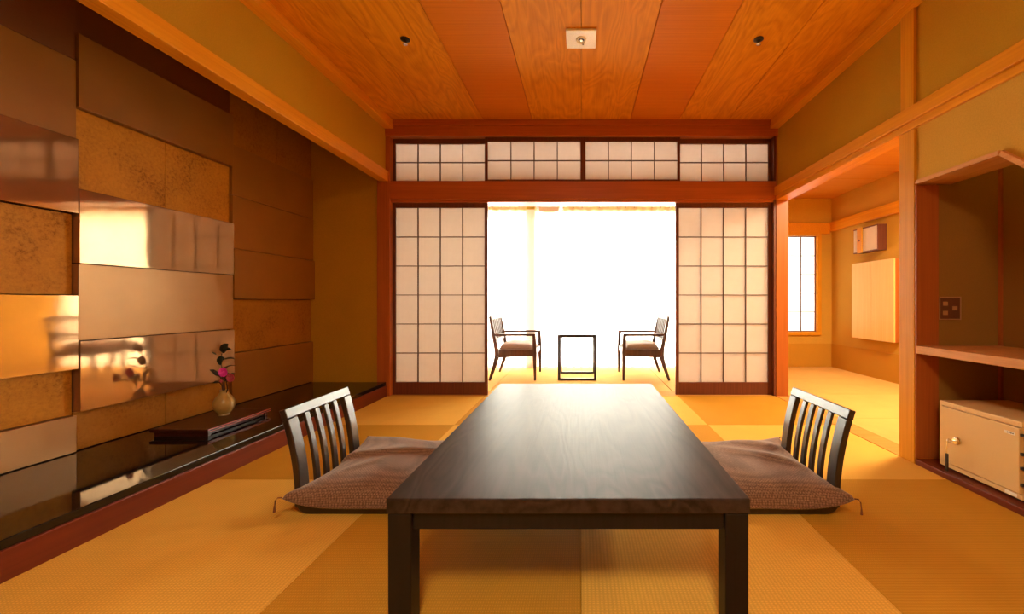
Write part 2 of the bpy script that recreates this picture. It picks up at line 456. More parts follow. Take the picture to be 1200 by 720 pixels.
def lattice(name, x0, x1, z0, z1, y, cols, rows, stile, top, bot, label=None, bar=.008, paper='paper'):
    d = struct(empty(name, ((x0+x1)/2, y, z0)), label)
    w_ = x1-x0; h = z1-z0; T = .03
    st = MB().box((-stile/2, 0, 0), (stile/2, T, h)).build('stile', M['shojiwood'], d, .002, loc=(-w_/2+stile/2, 0, 0))
    piece(st, (w_/2-stile/2, 0, 0), d)
    MB().box((-w_/2+stile, .001, h-top), (w_/2-stile, T-.001, h)).build('rail', M['shojiwood'], d, .002)
    MB().box((-w_/2+stile, .001, 0), (w_/2-stile, T-.001, bot)).build('rail', M['shojiwood'], d, .002)
    gx0, gx1, gz0, gz1 = -w_/2+stile, w_/2-stile, bot, h-top
    cw, ch = (gx1-gx0)/cols, (gz1-gz0)/rows
    mv = mh = pn = None
    for i in range(1, cols):
        p = (gx0+cw*i, .004, gz0)
        if mv is None: mv = MB().box((-bar/2, 0, 0), (bar/2, .014, gz1-gz0)).build('muntin', M['muntin'], d, loc=p)
        else: piece(mv, p, d)
    for k in range(1, rows):
        p = (gx0, .005, gz0+ch*k)
        if mh is None: mh = MB().box((0, 0, -bar/2), (gx1-gx0, .012, bar/2)).build('muntin', M['muntin'], d, loc=p)
        else: piece(mh, p, d)
    for i in range(cols):
        for k in range(rows):
            p = (gx0+cw*(i+.5), .0185, gz0+ch*(k+.5))
            if pn is None:
                g = MB(); q = [g.bm.verts.new(c) for c in ((-cw/2, 0, -ch/2), (cw/2, 0, -ch/2), (cw/2, 0, ch/2), (-cw/2, 0, ch/2))]
                g.bm.faces.new(q)
                pn = g.build('paper_pane', M[paper], d, loc=p)
            else: piece(pn, p, d)
    return d
lattice('door_1', -1.783, -.885, 0.002, 1.815, FY+.03, 4, 6, .028, .045, .118, 'left sliding paper door beside the black platform')
lattice('door_2', .895, 1.80, 0.002, 1.815, FY+.03, 4, 6, .03, .045, .118, 'right sliding paper door beside the side room')
# the second, hidden leaf on each side, slid behind the first
lattice('window_1', -1.785, -.893, 2.009, 2.427, FY+.045, 4, 2, .022, .045, .02, 'leftmost paper transom above the left door')
lattice('window_2', -.903, .018, 2.009, 2.427, FY+.005, 4, 2, .024, .038, .022, 'second paper transom from the left')
lattice('window_3', .018, .930, 2.009, 2.427, FY+.005, 4, 2, .024, .038, .022, 'third paper transom from the left')
lattice('window_4', .912, 1.80, 2.009, 2.427, FY+.045, 4, 2, .022, .045, .02, 'rightmost paper transom above the right door')
struct(bx('trim_8', (1.80, FY-.015, 0.001), (1.82, 4.0, 2.427), M['shojiwood']))

# ------------------------------------------------------------------ left wall and display alcove (tokonoma)
TX = -2.54
struct(bx('wall_left', (TX-.16, BY-.12, -.05), (TX-.005, 4.05, HZ+.03), M['joint']))
wl = bpy.data.objects['wall_left']
PC = M['p_dark'], M['p_matte'], M['p_satin'], M['p_gloss'], M['p_leaf'], M['p_leaf2']
cols = {
 0: [(2.08, 2.56, 0, .03, 1), (1.69, 2.08, 1, .034, 1), (1.317, 1.69, 3, .046, 1), (.914, 1.317, 4, .012, 1), (.545, .914, 3, .046, 1), (.318, .545, 4, .012, 1), (.134, .318, 2, .036, 1)],
 1: [(2.22, 2.56, 0, .015, 1), (1.85, 2.22, 1, .042, 1), (1.446, 1.85, 4, .012, 2), (1.072, 1.446, 3, .046, 1), (.685, 1.072, 2, .04, 1), (.331, .685, 3, .05, 1), (.134, .331, 5, .012, 2)],
 2: [(2.02, 2.56, 5, .012, 2), (1.65, 2.02, 1, .03, 1), (1.265, 1.65, 1, .034, 1), (.90, 1.265, 1, .046, 1), (.51, .90, 5, .012, 1), (.134, .51, 1, .03, 1)],
}
Y0 = 1.125
for c in range(-3, 3):
    rows = cols[c % 3] if c < 0 else cols[c]
    ya = Y0 + .91*c
    for (z0, z1, k, d, sp) in rows:
        for q in range(sp):
            a = ya + .91*q/sp; b = ya + .91*(q+1)/sp
            if c == 2: b = min(b, FY)
            g = .002
            bx('wall_panel', (TX-.02, a+g, z0+g), (TX+d, b-(g if sp == 1 or q == sp-1 else .0008), z1-g), PC[k], wl, .0015)
struct(bx('wall_tokonoma_end', (TX, FY, -.05), (-1.90, 4.0, HZ+.02), M['plaster']))
struct(MB().box((-1.925, BY, 2.10), (-1.825, FY, HZ+.01)).build('wall_left_upper', M['plaster']))
struct(bx('trim_9', (-1.885, BY, 2.005), (-1.80, FY-.021, 2.10), M['beam'], None, .003))
tk = struct(bx('trim_10', (-1.86, BY, -.035), (-1.81, FY-.021, .10), M['red_y'], None, .004), 'dark red lacquered kerb under the black platform')
struct(bx('trim_11', (TX-.004, BY, .10), (-1.818, FY-.021, .132), M['black_lac'], None, .003), 'glossy black lacquered platform of the display alcove')

# ------------------------------------------------------------------ right wall: frieze, niche, post, long beam
RX = 1.82
struct(bx('wall_right_upper', (RX+.012, BY, 1.95), (RX+.10, FY-.02, HZ+.01), M['plaster']))
niche = [(BY, -.05), (1.45, -.05), (1.45, 1.255), (1.775, 1.54), (2.236, 1.54), (2.236, 1.88), (BY, 1.88)]
struct(MB().prism(niche, 'x', RX+.012, RX+.19).build('wall_right', M['plaster_b']))
struct(bx('trim_12', (RX-.02, BY, 1.871), (RX+.03, FY-.021, 1.952), M['beam'], None, .004))        # long beam
struct(bx('trim_13', (RX-.004, BY, 1.830), (RX+.12, FY-.021, 1.871), M['beam'], None, .003))
struct(bx('trim_14', (RX-.002, 2.236, -.035), (RX+.122, 2.343, 1.829), M['beam_z'], None, .003))   # post by the niche
struct(bx('trim_15', (RX-.004, 2.236, 1.9525), (RX+.06, 2.330, 2.50), M['beam_z'], None, .003))
# edging board round the niche opening
arch = MB()
def strip(p, q, t=.022):
    d = Vector((q[0]-p[0], q[1]-p[1])); n = Vector((-d.y, d.x)).normalized()*t
    arch.prism([p, q, (q[0]+n.x, q[1]+n.y), (p[0]+n.x, p[1]+n.y)], 'x', RX-.006, RX+.19)
strip((2.2255, 1.518), (1.783, 1.518), -.022); strip((1.783, 1.518), (1.47, 1.245), -.022); strip((1.47, 1.245), (1.47, .0), -.02)
struct(arch.build('trim_16', M['shelfwood'], None, .002))
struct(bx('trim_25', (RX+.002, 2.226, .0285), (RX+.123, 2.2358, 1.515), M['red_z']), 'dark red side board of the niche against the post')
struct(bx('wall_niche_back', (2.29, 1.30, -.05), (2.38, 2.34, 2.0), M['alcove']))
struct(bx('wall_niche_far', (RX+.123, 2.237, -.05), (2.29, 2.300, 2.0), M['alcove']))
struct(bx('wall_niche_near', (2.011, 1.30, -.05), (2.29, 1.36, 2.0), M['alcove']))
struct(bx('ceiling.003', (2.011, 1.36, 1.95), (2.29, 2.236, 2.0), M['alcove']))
struct(bx('trim_17', (2.276, 2.222, .03), (2.289, 2.236, 1.95), M['red_z']))
struct(bx('trim_18', (RX-.006, 1.472, -.035), (2.289, 2.2255, .028), M['red_y'], None, .003), 'dark red floor board of the niche')
struct(bx('trim_19', (RX-.002, 1.472, .600), (2.275, 2.2255, .642), M['shelfwood'], None, .003), 'wooden shelf across the niche above the safe')

# ------------------------------------------------------------------ side room and veranda shell
struct(bx('wall_side_room_right', (3.40, 2.2, -.05), (3.52, 5.75, 2.42), M['plaster_b']))
struct(bx('wall_side_room_near', (1.945, 2.301, -.05), (3.40, 2.342, 2.30), M['plaster_b'])).location.y = -.06
swf = MB()
swf.box((1.935, 5.56, -.05), (2.40, 5.70, 2.30)); swf.box((3.20, 5.56, -.05), (3.40, 5.70, 2.30))
swf.box((2.40, 5.56, -.05), (3.20, 5.70, .46)); swf.box((2.40, 5.56, 1.80), (3.20, 5.70, 2.30))
struct(swf.build('wall_side_room_far', M['plaster_b']))
struct(bx('wall_side_room_left', (1.935, 4.02, -.05), (1.96, 5.56, 2.30), M['plaster_b']))
struct(bx('trim_20', (3.36, 2.30, 1.83), (3.401, 5.559, 1.955), M['beam'], None, .003))
struct(bx('trim_21', (1.96, 5.53, 1.80), (3.36, 5.561, 1.945), M['beam'], None, .003))
struct(bx('baseboard_side_room_right', (3.392, 2.30, 0), (3.401, 5.559, .315), M['dado']))
struct(bx('baseboard_side_room_far', (1.96, 5.552, 0), (3.392, 5.561, .315), M['dado']))
wf = struct(MB().box((2.38, 5.525, .43), (3.245, 5.60, .475)).box((2.38, 5.525, 1.775), (3.245, 5.60, 1.80)).box((2.38, 5.525, .475), (2.42, 5.60, 1.775)).box((3.19, 5.525, .475), (3.245, 5.60, 1.775)).build('trim_22', M['beam_z'], None, .003))
lattice('window_5', 2.42, 3.19, .476, 1.774, 5.565, 4, 5, .012, .012, .012, 'small paper lattice window in the side room', .012, 'paper_bright')
# veranda
struct(bx('wall_veranda_left', (-2.02, 4.0, -.05), (-1.95, 5.75, 2.42), M['plaster_b']))
struct(bx('wall_veranda_far', (-1.95, 5.56, 2.075), (1.935, 5.70, 2.40), M['plaster_b']))
gw = struct(empty('window_6', (0, 5.62, 0)), 'wide glazed doors behind the white curtains')
MB().box((-1.95, -.04, -.05), (1.935, .04, .03)).build('frame_rail', M['alu'], gw)
MB().box((-1.95, -.04, 2.03), (1.935, .04, 2.08)).build('frame_rail', M['alu'], gw)
for x in (-1.92, -.64, .64, 1.905):
    MB().box((x-.03, -.035, .03), (x+.03, .035, 2.03)).build('stile', M['alu'], gw)
for x0, x1 in ((-1.89, -.67), (-.61, .61), (.67, 1.875)):
    MB().box((x0, -.003, .03), (x1, .003, 2.03)).build('glass_pane', M['glass'], gw)
struct(bx('trim_24', (-.735, 5.450, -.05), (-.605, 5.56, 2.11), M['post_white']), 'post between the veranda doors behind the curtains')
# rest of the room behind the camera
struct(bx('wall_back', (-2.6, BY-.12, -.05), (2.0, BY, HZ+.03), M['plaster_b']))

# ------------------------------------------------------------------ curtains
def curtain(name, x0, x1, label, ph, y=5.40):
    c = empty(name, ((x0+x1)/2, y, .02))
    tag(c, label, 'curtain', 'sheer curtains of the veranda')
    def cloth(z0, z1, amp, nm, mt, dy=0):
        g = MB(); n = int((x1-x0)/.012); nz = 8
        vs = [[g.bm.verts.new((-(x1-x0)/2+(x1-x0)*i/n, dy + amp*math.sin((x0+(x1-x0)*i/n)*2*math.pi/.115+ph+.8*math.sin(i*.13))*(1+.25*math.sin(i*.05)), z0+(z1-z0)*k/nz)) for i in range(n+1)] for k in range(nz+1)]
        for k in range(nz):
            for i in range(n):
                g.bm.faces.new((vs[k][i], vs[k][i+1], vs[k+1][i+1], vs[k+1][i]))
        o = g.build(nm, mt, c); o.data.shade_smooth()
        return o
    cloth(0, 2.072, .020, 'drape', M['curtain'])
    cloth(2.065, 2.168, .018, 'heading_tape', M['curtain_tape'], -.004)
    hk = None
    for i in range(int((x1-x0)/.115)):
        p = (-(x1-x0)/2+.05+.115*i, -.024, 2.10)
        if hk is None: hk = MB().box((-.004, -.004, 0), (.004, .004, .065)).build('curtain_hook', M['alu'], c, loc=p)
        else: piece(hk, p, c)
    return c
curtain('curtain', -1.90, -.722, 'sheer white curtain panel left of the ceiling lamp, behind left armchair', 0)
curtain('curtain', -.612, 1.88, 'wide sheer white curtain panel behind the side table and right armchair', 1.1, 5.42)
tr_ = bx('curtain_rail', (-1.93, 5.36, 2.192), (1.92, 5.50, 2.212), M['white'])
struct(tr_)
tr_.name = 'trim_23'

# ------------------------------------------------------------------ low table
def tagged(name, loc, label, cat, group=None, rz=0):
    return tag(empty(name, loc, rz), label, cat, group)
tb = tagged('low_table', (-.034, 1.843, 0), 'long low dark brown wooden table in the middle of the tatami', 'table')
HW, HL, TH = .481, .763, .36
MB().box((-HW, -HL, TH-.040), (HW, HL, TH)).build('table_top', M['table'], tb, .003)
lg = None
for sx in (-1, 1):
    for sy in (-1, 1):
        cx, cy = sx*(HW-.034), sy*(HL-.034)
        p = (cx, cy, 0)
        if lg is None: lg = MB().box((-.031, -.031, 0), (.031, .031, TH-.0402)).build('leg', M['table_leg'], tb, .004, loc=p)
        else: piece(lg, p, tb)
for s_ in (-1, 1):
    MB().box((-HW+.066, s_*(HL-.025)-.011, TH-.088), (HW-.066, s_*(HL-.025)+.011, TH-.0402)).build('apron', M['table_leg'], tb, .002)
    MB().box((s_*(HW-.025)-.011, -HL+.066, TH-.088), (s_*(HW-.025)+.011, HL-.066, TH-.0402)).build('apron', M['table_leg'], tb, .002)

# ------------------------------------------------------------------ legless chairs
def make_zaisu():
    r = empty('legless_chair')
    # local: faces +X, back at x=0, y centred
    W = .23
    prof = lambda t: (-.005-.066*t**2, .03+.40*t)
    n = 12
    stile = None
    for s_ in (-1, 1):
        p = (0, s_*(W-.03), 0)
        if stile is None:
            stile = MB().bar([prof(.904*i/n) for i in range(n+1)], (-.03, .03), .026).build('back_stile', M['zaisu'], r, .004, True, loc=p)
        else: piece(stile, p, r)
    MB().bar([prof(.905+.1*i/4) for i in range(5)], (-W, W), .026).build('top_rail', M['zaisu'], r, .003, True)
    MB().bar([prof(.0+.06*i/2) for i in range(3)], (-W+.0605, W-.0605), .025).build('bottom_rail', M['zaisu'], r, .003, True)
    sl = None
    for k in range(4):
        y = -.17 + .34*(k+1)/5
        if sl is None: sl = MB().bar([prof(.062+.842*i/n) for i in range(n+1)], (-.016, .016), .014).build('back_slat', M['zaisu'], r, .003, True, loc=(0, y, 0))
        else: piece(sl, (0, y, 0), r)
    # bent plywood seat
    g = MB()
    out = []
    for i in range(9):
        a = math.pi/2*i/8
        out.append((.045-.06*math.sin(a)+.0, .045-.045*math.cos(a)))
    poly = [(.44, .0), (.44, .046)] + [(.010, .046)] + [(-.020, .052)] + [(-.020+.06*(1-math.sin(math.pi/2*(1-i/6))), .052-.052*math.sin(math.pi/2*i/6)) for i in range(1, 7)]
    g.prism(poly, 'y', -W+.004, W-.004)
    g.build('seat_board', M['zaisu'], r, .004, True)
    return r
z1 = make_zaisu()
z1.location = (-1.165, 1.921, 0)
tag(z1, 'dark wooden legless floor chair with slatted back, left of the table', 'chair', 'floor chairs at the low table')
z2 = copy_tree(z1)
z2.location = (1.050, 1.918, 0); z2.rotation_euler = (0, 0, math.pi)
z2['label'] = 'dark wooden legless floor chair with slatted back, right of the table'

def make_cushion(name, seed, folds, steps, near_x):
    """square cushion; near_x says on which side (+1/-1) the chair back stands"""
    r = empty(name)
    g = MB(); n = 64; AX, AY = .318, .335
    def seam(u, v):
        return .048 + .048*(u*u*v*v)**1.6 + .022*max(0, v)**2*max(0, u*near_x)
    def surf(u, v, top):
        bow = .05
        x = AX*u*(1 - bow*(1-v*v)*1.5); y = AY*v*(1 - bow*(1-u*u)*1.5)
        e = (max(0, 1-abs(u)**3.6)*max(0, 1-abs(v)**3.8))**.36
        z = seam(u, v)
        if top:
            z += .090*e
            f = 0
            for (px, py, ang, L, amp, wd) in folds:
                dx, dy = x-px, y-py
                a = dx*math.cos(ang)+dy*math.sin(ang); c = -dx*math.sin(ang)+dy*math.cos(ang)
                f += amp*math.exp(-(c/wd)**2)*math.exp(-(a/L)**4)
            for (px, py, ang, wd, amp) in steps:
                c = -(x-px)*math.sin(ang)+(y-py)*math.cos(ang)
                f += amp/(1+math.exp(-c/wd))*math.exp(-max(0, c)/.20)
            f += .0035*math.sin(11*x+seed)*math.sin(8*y+seed*2)+.002*math.sin(23*x+9*y+seed)
            z += f*min(1, e*1.5)
        else:
            z -= .030*e
            if abs(y) < .24: z = max(z, .0475)
        return (x, y, z)
    P = lambda i, j, t: surf(-1+2*i/n, -1+2*j/n, t)
    T = [[g.bm.verts.new(P(i, j, True)) for j in range(n+1)] for i in range(n+1)]
    B = [[T[i][j] if i in (0, n) or j in (0, n) else g.bm.verts.new(P(i, j, False)) for j in range(n+1)] for i in range(n+1)]
    for i in range(n):
        for j in range(n):
            g.bm.faces.new((T[i][j], T[i+1][j], T[i+1][j+1], T[i][j+1]))
            try: g.bm.faces.new((B[i][j], B[i][j+1], B[i+1][j+1], B[i+1][j]))
            except ValueError: pass
    o = g.build('cushion_cover', M['zabuton'], r); o.data.shade_smooth()
    t0 = None
    for sx in (-1, 1):
        for sy in (-1, 1):
            p = (sx*AX, sy*AY, seam(sx, sy))
            if t0 is None:
                t0 = MB().tube([(.004, .004, 0), (-.008, -.004, .003), (-.015, -.007, -.006), (-.018, -.008, -.030)], .0026, 6).tube([(-.018, -.008, -.028), (-.0185, -.0085, -.052)], [.003, .005], 6).build('tassel', M['tassel'], r, 0, True, loc=p)
            else:
                piece(t0, p, r, rot=(0, 0, {(-1, 1): -math.pi/2, (1, -1): math.pi/2, (1, 1): math.pi}[(sx, sy)]))
    return r
c1 = make_cushion('floor_cushion', 1, [(-.05, .20, -.35, .2, .012, .06), (-.12, -.1, .9, .12, .006, .03)], [(0, .03, .04, .007, .024)], -1)
c1.location = (-.882, 1.970, .0)
tag(c1, 'brown woven square cushion with a raised fold, on the left floor chair', 'cushion', 'cushions on the floor chairs')
c2 = make_cushion('floor_cushion', 4, [(.08, .02, -.5, .2, .012, .05), (.1, .17, -.2, .16, .016, .06), (.16, -.05, -.8, .12, .008, .03)], [], 1)
c2.location = (.785, 1.970, .0)
c2.rotation_euler = (0, 0, -.03)
tag(c2, 'brown woven square cushion on the right floor chair, smoother of the pair', 'cushion', 'cushions on the floor chairs')

# ------------------------------------------------------------------ veranda armchairs and side table
def make_armchair():
    r = empty('armchair')            # local: faces +X; x from -0.515 (rear feet) to 0 (front legs); y centred
    D = .285; wd = M['arm_wood']
    def leg(pts, ths, y, nm):
        MB().bar(pts, (y-.016, y+.016), ths).build(nm, wd, r, .003, True)
    for s_ in (-1, 1):
        y = s_*D
        leg([(0, 0), (-.004, .27), (-.006, .40), (-.012, .516)], [.022, .044, .040, .034], y, 'leg')
        leg([(-.51, 0), (-.455, .16), (-.425, .27)], [.024, .042, .052], y, 'leg')
        leg([(-.425, .2705), (-.435, .36), (-.472, .55), (-.505, .715)], [.050, .042, .036, .026], y, 'back_post')
        MB().box((-.459, y-.022, .498), (.006, y+.022, .524)).build('armrest', wd, r, .004)
        MB().prism([(-.405, .255), (-.02, .272), (-.02, .345), (-.405, .345)], 'y', y-.012, y+.012).build('seat_rail', wd, r, .003)
    MB().box((-.02, -D+.0165, .275), (.003, D-.0165, .340)).build('seat_rail', wd, r, .003)
    MB().box((-.443, -D+.0165, .262), (-.412, D-.0165, .335)).build('seat_rail', wd, r, .003)
    g = MB(); n = 14
    T = []
    for i in range(n+1):
        row = []
        for j in range(n+1):
            u, v = -1+2*i/n, -1+2*j/n
            e = ((1-u**6)*(1-v**6))**.5
            row.append(g.bm.verts.new((-.215+.195*u, (D-.016)*v, .347+.068*e-.006*u)))
        T.append(row)
    B = [[T[i][j] if i in (0, n) or j in (0, n) else g.bm.verts.new((-.215+.195*(-1+2*i/n), (D-.016)*(-1+2*j/n), .3405)) for j in range(n+1)] for i in range(n+1)]
    for i in range(n):
        for j in range(n):
            g.bm.faces.new((T[i][j], T[i+1][j], T[i+1][j+1], T[i][j+1]))
            try: g.bm.faces.new((B[i][j], B[i][j+1], B[i+1][j+1], B[i+1][j]))
            except ValueError: pass
    o = g.build('seat_cushion', M['arm_seat'], r); o.data.shade_smooth()
    pr = lambda z: -.435-.062*(z-.36)/.32
    MB().bar([(pr(.685), .680), (pr(.715), .725)], (-D+.0145, D-.0145), .020).build('top_rail', wd, r, .003)
    MB().bar([(pr(.44), .430), (pr(.46), .460)], (-D+.0145, D-.0145), .018).build('back_rail', wd, r, .003)
    sl = None
    for k in range(7):
        y = -D+.07+(2*D-.14)*k/6
        if sl is None: sl = MB().bar([(pr(.46), .4605), (pr(.56)-.004, .56), (pr(.68), .6795)], (-.012, .012), .014).build('back_slat', wd, r, loc=(0, y, 0))
        else: piece(sl, (0, y, 0), r)
    return r
a1 = make_armchair()
a1.location = (-.515, 4.87, 0)
tag(a1, 'walnut armchair with slatted back and grey seat, left of the small side table', 'armchair', 'armchairs on the veranda')
a2 = copy_tree(a1)
a2.location = (.475, 4.87, 0); a2.rotation_euler = (0, 0, math.pi)
a2['label'] = 'walnut armchair with slatted back and grey seat, right of the small side table'
st = tagged('side_table', (-.045, 4.82, 0), 'square dark metal framed side table with glossy top between the armchairs', 'table')
hw, hd, hh, t = .217, .235, .507, .028
lg = None
for sx in (-1, 1):
    for sy in (-1, 1):
        p = (sx*(hw-t/2), sy*(hd-t/2), 0)
        if lg is None: lg = MB().box((-t/2, -t/2, 0), (t/2, t/2, hh-t)).build('leg', M['black_bar'], st, .001, loc=p)
        else: piece(lg, p, st)
for s_ in (-1, 1):
    bx('bottom_rail', (-hw+t, s_*(hd-t/2)-t/2, 0), (hw-t, s_*(hd-t/2)+t/2, t*.8), M['black_bar'], st)
    bx('top_rail', (-hw, s_*(hd-t/2)-t/2, hh-t+.0002), (hw, s_*(hd-t/2)+t/2, hh-.002), M['black_bar'], st)
    bx('top_rail', (s_*(hw-t/2)-t/2, -hd+t, hh-t+.0002), (s_*(hw-t/2)+t/2, hd-t, hh-.002), M['black_bar'], st)
bx('table_top', (-hw+.001, -hd+.001, hh-.0018), (hw-.001, hd-.001, hh+.006), M['gloss_top'], st, .001)

# ------------------------------------------------------------------ display stand, vase, flowers
ds = tagged('display_stand', (-2.222, 2.490, .132), 'low red and black lacquered display stand on the black platform under the vase', 'stand')
bx('stand_top', (-.165, -.228, .024), (.160, .228, .042), M['kazari'], ds, .003)
bx('top_edge', (.158, -.227, .0365), (.1622, .227, .0405), M['red_edge'], ds, .001)
bx('top_edge', (.158, -.227, .0255), (.1622, .227, .0285), M['red_edge'], ds, .001)
bx('stand_foot', (-.150, -.215, 0), (.150, -.195, .0238), M['kazari'], ds, .002)
bx('stand_foot', (-.150, .195, 0), (.150, .215, .0238), M['kazari'], ds, .002)
bx('stand_apron', (.125, -.1945, .004), (.140, .1945, .0238), M['kazari'], ds, .001)
bx('stand_apron', (-.140, -.1945, .004), (-.125, .1945, .0238), M['kazari'], ds, .001)
VZ = .132+.042
VY = 2.554
vl = Vector((-2.226, VY, VZ))
va = tagged('vase', vl, 'round olive beige ceramic bud vase on the lacquered stand', 'vase')
MB().lathe([(0, .001), (.026, 0), (.030, .004), (.028, .009), (.038, .022), (.050, .042), (.0565, .064), (.0555, .084), (.046, .106), (.033, .124), (.023, .138), (.020, .150), (.022, .157), (.019, .157), (.016, .150), (.017, .140), (.012, .120), (0, .118)], 36).build('vase_body', M['vase'], va, 0, True)
fa = tagged('flower_sprig', vl + Vector((0, 0, .1185)), 'sprig of dark green leaves with magenta flowers in the beige vase', 'flower')
def fp(px, py, dy=0):          # picture offset -> local position of the sprig (it stands in the plane of the vase)
    q = at(px, py, VY) - fa.location
    return Vector((q.x, dy, q.z))
stems = [[fp(262, 462), fp(259.5, 450, .01), fp(257.5, 436, .015), fp(258, 424, .01), fp(260, 415, 0), fp(263, 409, 0)],
         [fp(263.5, 462), fp(264.5, 450, -.01), fp(266.5, 438, -.02)],
         [fp(265, 462), fp(270, 455, -.02), fp(270, 447, -.03), fp(277, 442, -.04)],
         [fp(262, 462), fp(260, 452), fp(254, 449, .02)], [fp(258, 432, .01), fp(264, 431, .02)], [fp(258, 421, .01), fp(266, 421, .0)],
         [fp(259, 447, .01), fp(257, 440, .0), fp(252, 435, -.01)]]
for s_ in stems:
    MB().tube(s_, .0028, 6).build('stem', M['stem'], fa, 0, True)
def leafm(a, b, wid, droop, nrm):
    a, b = Vector(a), Vector(b); d = b-a; sv = d.cross(Vector(nrm)).normalized(); up = sv.cross(d).normalized()
    g = MB(); n = 8; prev = None; rows = []
    for i in range(n+1):
        t_ = i/n; w_ = wid*math.sin(math.pi*min(1, t_*.92+.06))**.8
        c = a+d*t_+up*droop*math.sin(math.pi*t_)
        rows.append([g.bm.verts.new(c-sv*w_+up*.004), g.bm.verts.new(c), g.bm.verts.new(c+sv*w_+up*.004)])
    for p_, q_ in zip(rows, rows[1:]):
        g.bm.faces.new((p_[0], p_[1], q_[1], q_[0])); g.bm.faces.new((p_[1], p_[2], q_[2], q_[1]))
    o = g.build('leaf', M['leaf'], fa); o.data.shade_smooth()
    so = o.modifiers.new('thick', 'SOLIDIFY'); so.thickness = .0012
for a, b, wd_, dr, nr in [((259, 412), (268, 403), .022, .004, (.2, -1, .3)), ((262, 410), (271, 410), .012, .004, (0, -.8, .7)), ((262, 414), (266, 404), .012, -.004, (.6, -1, 0)),
                          ((259, 428), (259, 417), .022, .004, (-.2, -1, .1)), ((256, 421), (264, 421), .016, .004, (0, -1, .4)), ((264, 421), (275, 421), .008, .004, (0, -.4, 1)),
                          ((257, 440), (246, 434), .010, .008, (0, -.6, 1)), ((258, 441), (250, 433), .012, .006, (-.3, -1, .4)), ((262, 432), (276, 429), .006, .006, (0, -.35, 1)),
                          ((254, 416), (249, 413), .004, .002, (0, -1, .6)), ((257, 449), (250, 449), .008, .002, (0, -.6, 1)), ((264, 447), (269, 437), .016, .004, (.3, -1, .2)), ((266, 443), (276, 438), .014, .004, (.1, -1, .4)), ((262, 443), (264, 437), .012, .003, (0, -1, .2))]:
    leafm(fp(*a), fp(*b), wd_, dr, nr)
def bloom(px, py, r_, m_, n, dy):
    c = fp(px, py, dy)
    g = MB()
    for ring, (k, rr, tilt) in enumerate(((n, 1, .35), (n-1, .75, .8), (n-3, .45, 1.2))):
        for q in range(k):
            a = 2*math.pi*q/k + ring*.4
            d = Vector((math.cos(a)*math.cos(tilt), -math.sin(tilt), math.sin(a)*math.cos(tilt)))
            sv = Vector((-math.sin(a), 0, math.cos(a)))
            tip = c+d*r_*rr; mid = c+d*r_*rr*.6; w_ = r_*rr*.42
            vs = [g.bm.verts.new(p) for p in (c, mid-sv*w_, tip-sv*w_*.5, tip+sv*w_*.5, mid+sv*w_)]
            g.bm.faces.new(vs)
    o = g.build('flower_head', m_, fa)
    so = o.modifiers.new('thick', 'SOLIDIFY'); so.thickness = .001
bloom(267, 435.5, .030, M['pink'], 9, -.025)
bloom(278.5, 441, .028, M['pink2'], 8, -.045)
bloom(263, 446, .010, M['pink2'], 6, -.02)

# ------------------------------------------------------------------ safe in the niche, key, outlet
SX, SY0, SY1, SZ0, SZ1 = 1.862, 1.729, 2.128, .028, .370
sf = tagged('safe', (2.04, (SY0+SY1)/2, SZ0), 'beige steel safe on the dark red board inside the niche', 'safe')
def sb(nm, a, b, m_, bev=.0, par=None):
    l0 = sf.location
    return bx(nm, tuple(Vector(a)-l0), tuple(Vector(b)-l0), m_, par or sf, bev)
sb('body', (SX+.012, SY0, SZ0+.012), (2.22, SY1, SZ1), M['safe'], .004)
fr = MB(); l0 = sf.location
for a, b in (((SX, SY0, SZ1-.022), (SX+.0118, SY1, SZ1)), ((SX, SY0, SZ0+.012), (SX+.0118, SY1, SZ0+.034)), ((SX, SY1-.016, SZ0+.034), (SX+.0118, SY1, SZ1-.022))):
    fr.box(tuple(Vector(a)-l0), tuple(Vector(b)-l0))
fr.build('front_frame', M['safe'], sf, .002)
dr = sb('door', (SX-.006, SY0+.006, SZ0+.037), (SX+.0115, SY1-.019, SZ1-.026), M['safe'], .003)
for z in (.105, .175, .235, .315):
    sb('hinge', (SX-.004, SY0-.006, z-.006), (SX+.010, SY0+.0058, z+.006), M['dark'], .001)
for a in ((SY0+.03, SZ0), (SY1-.03, SZ0)):
    for x in (1.90, 2.18):
        sb('foot', (x-.02, a[0]-.02, SZ0), (x+.02, a[0]+.02, SZ0+.012), M['dark'])
lp = sb('label_plate', (SX-.0072, 1.752, .308), (SX-.0058, 1.795, .320), M['white'], 0, dr)
lp['label'] = 'small white maker plate'
for k in range(4):
    sb('plate_letter', (SX-.0076, 1.757+.0075*k, .3115), (SX-.0071, 1.7615+.0075*k, .3165), M['dark'], 0, dr)
sb('sticker', (SX-.0004, 1.750, SZ0+.016), (SX+.0002, 1.80, SZ0+.030), M['white'])
kp = at(1124, 517, 1.862*480/(1124-681))
kz, ky = kp.z, kp.y
kl = MB().lathe([(0, 0), (.019, 0), (.019, .006), (.015, .010), (.015, .016), (.009, .017), (0, .017)], 24).build('lock', M['chrome'], sf, 0, True)
kl.location = Vector((SX-.006, ky, kz))-l0; kl.rotation_euler = (0, -math.pi/2, 0)
key = tagged('key', (SX-.0215, ky, kz), 'steel key with hanging dark tag in the lock of the safe', 'key')
MB().box((-.020, -.003, -.002), (.001, .003, .002)).build('key_blade', M['chrome'], key)
hd_ = MB().lathe([(.004, -.0012), (.011, -.0012), (.011, .0012), (.004, .0012), (.004, -.0012)], 20).build('key_head', M['chrome'], key, 0, True, loc=(-.028, 0, 0)); hd_.rotation_euler = (math.pi/2, 0, 0)
MB().tube([(-.030, 0, .004), (-.036, .002, -.004), (-.036, .003, -.030), (-.036, .003, -.062)], .0022, 6).build('key_chain', M['chrome'], key, 0, True)
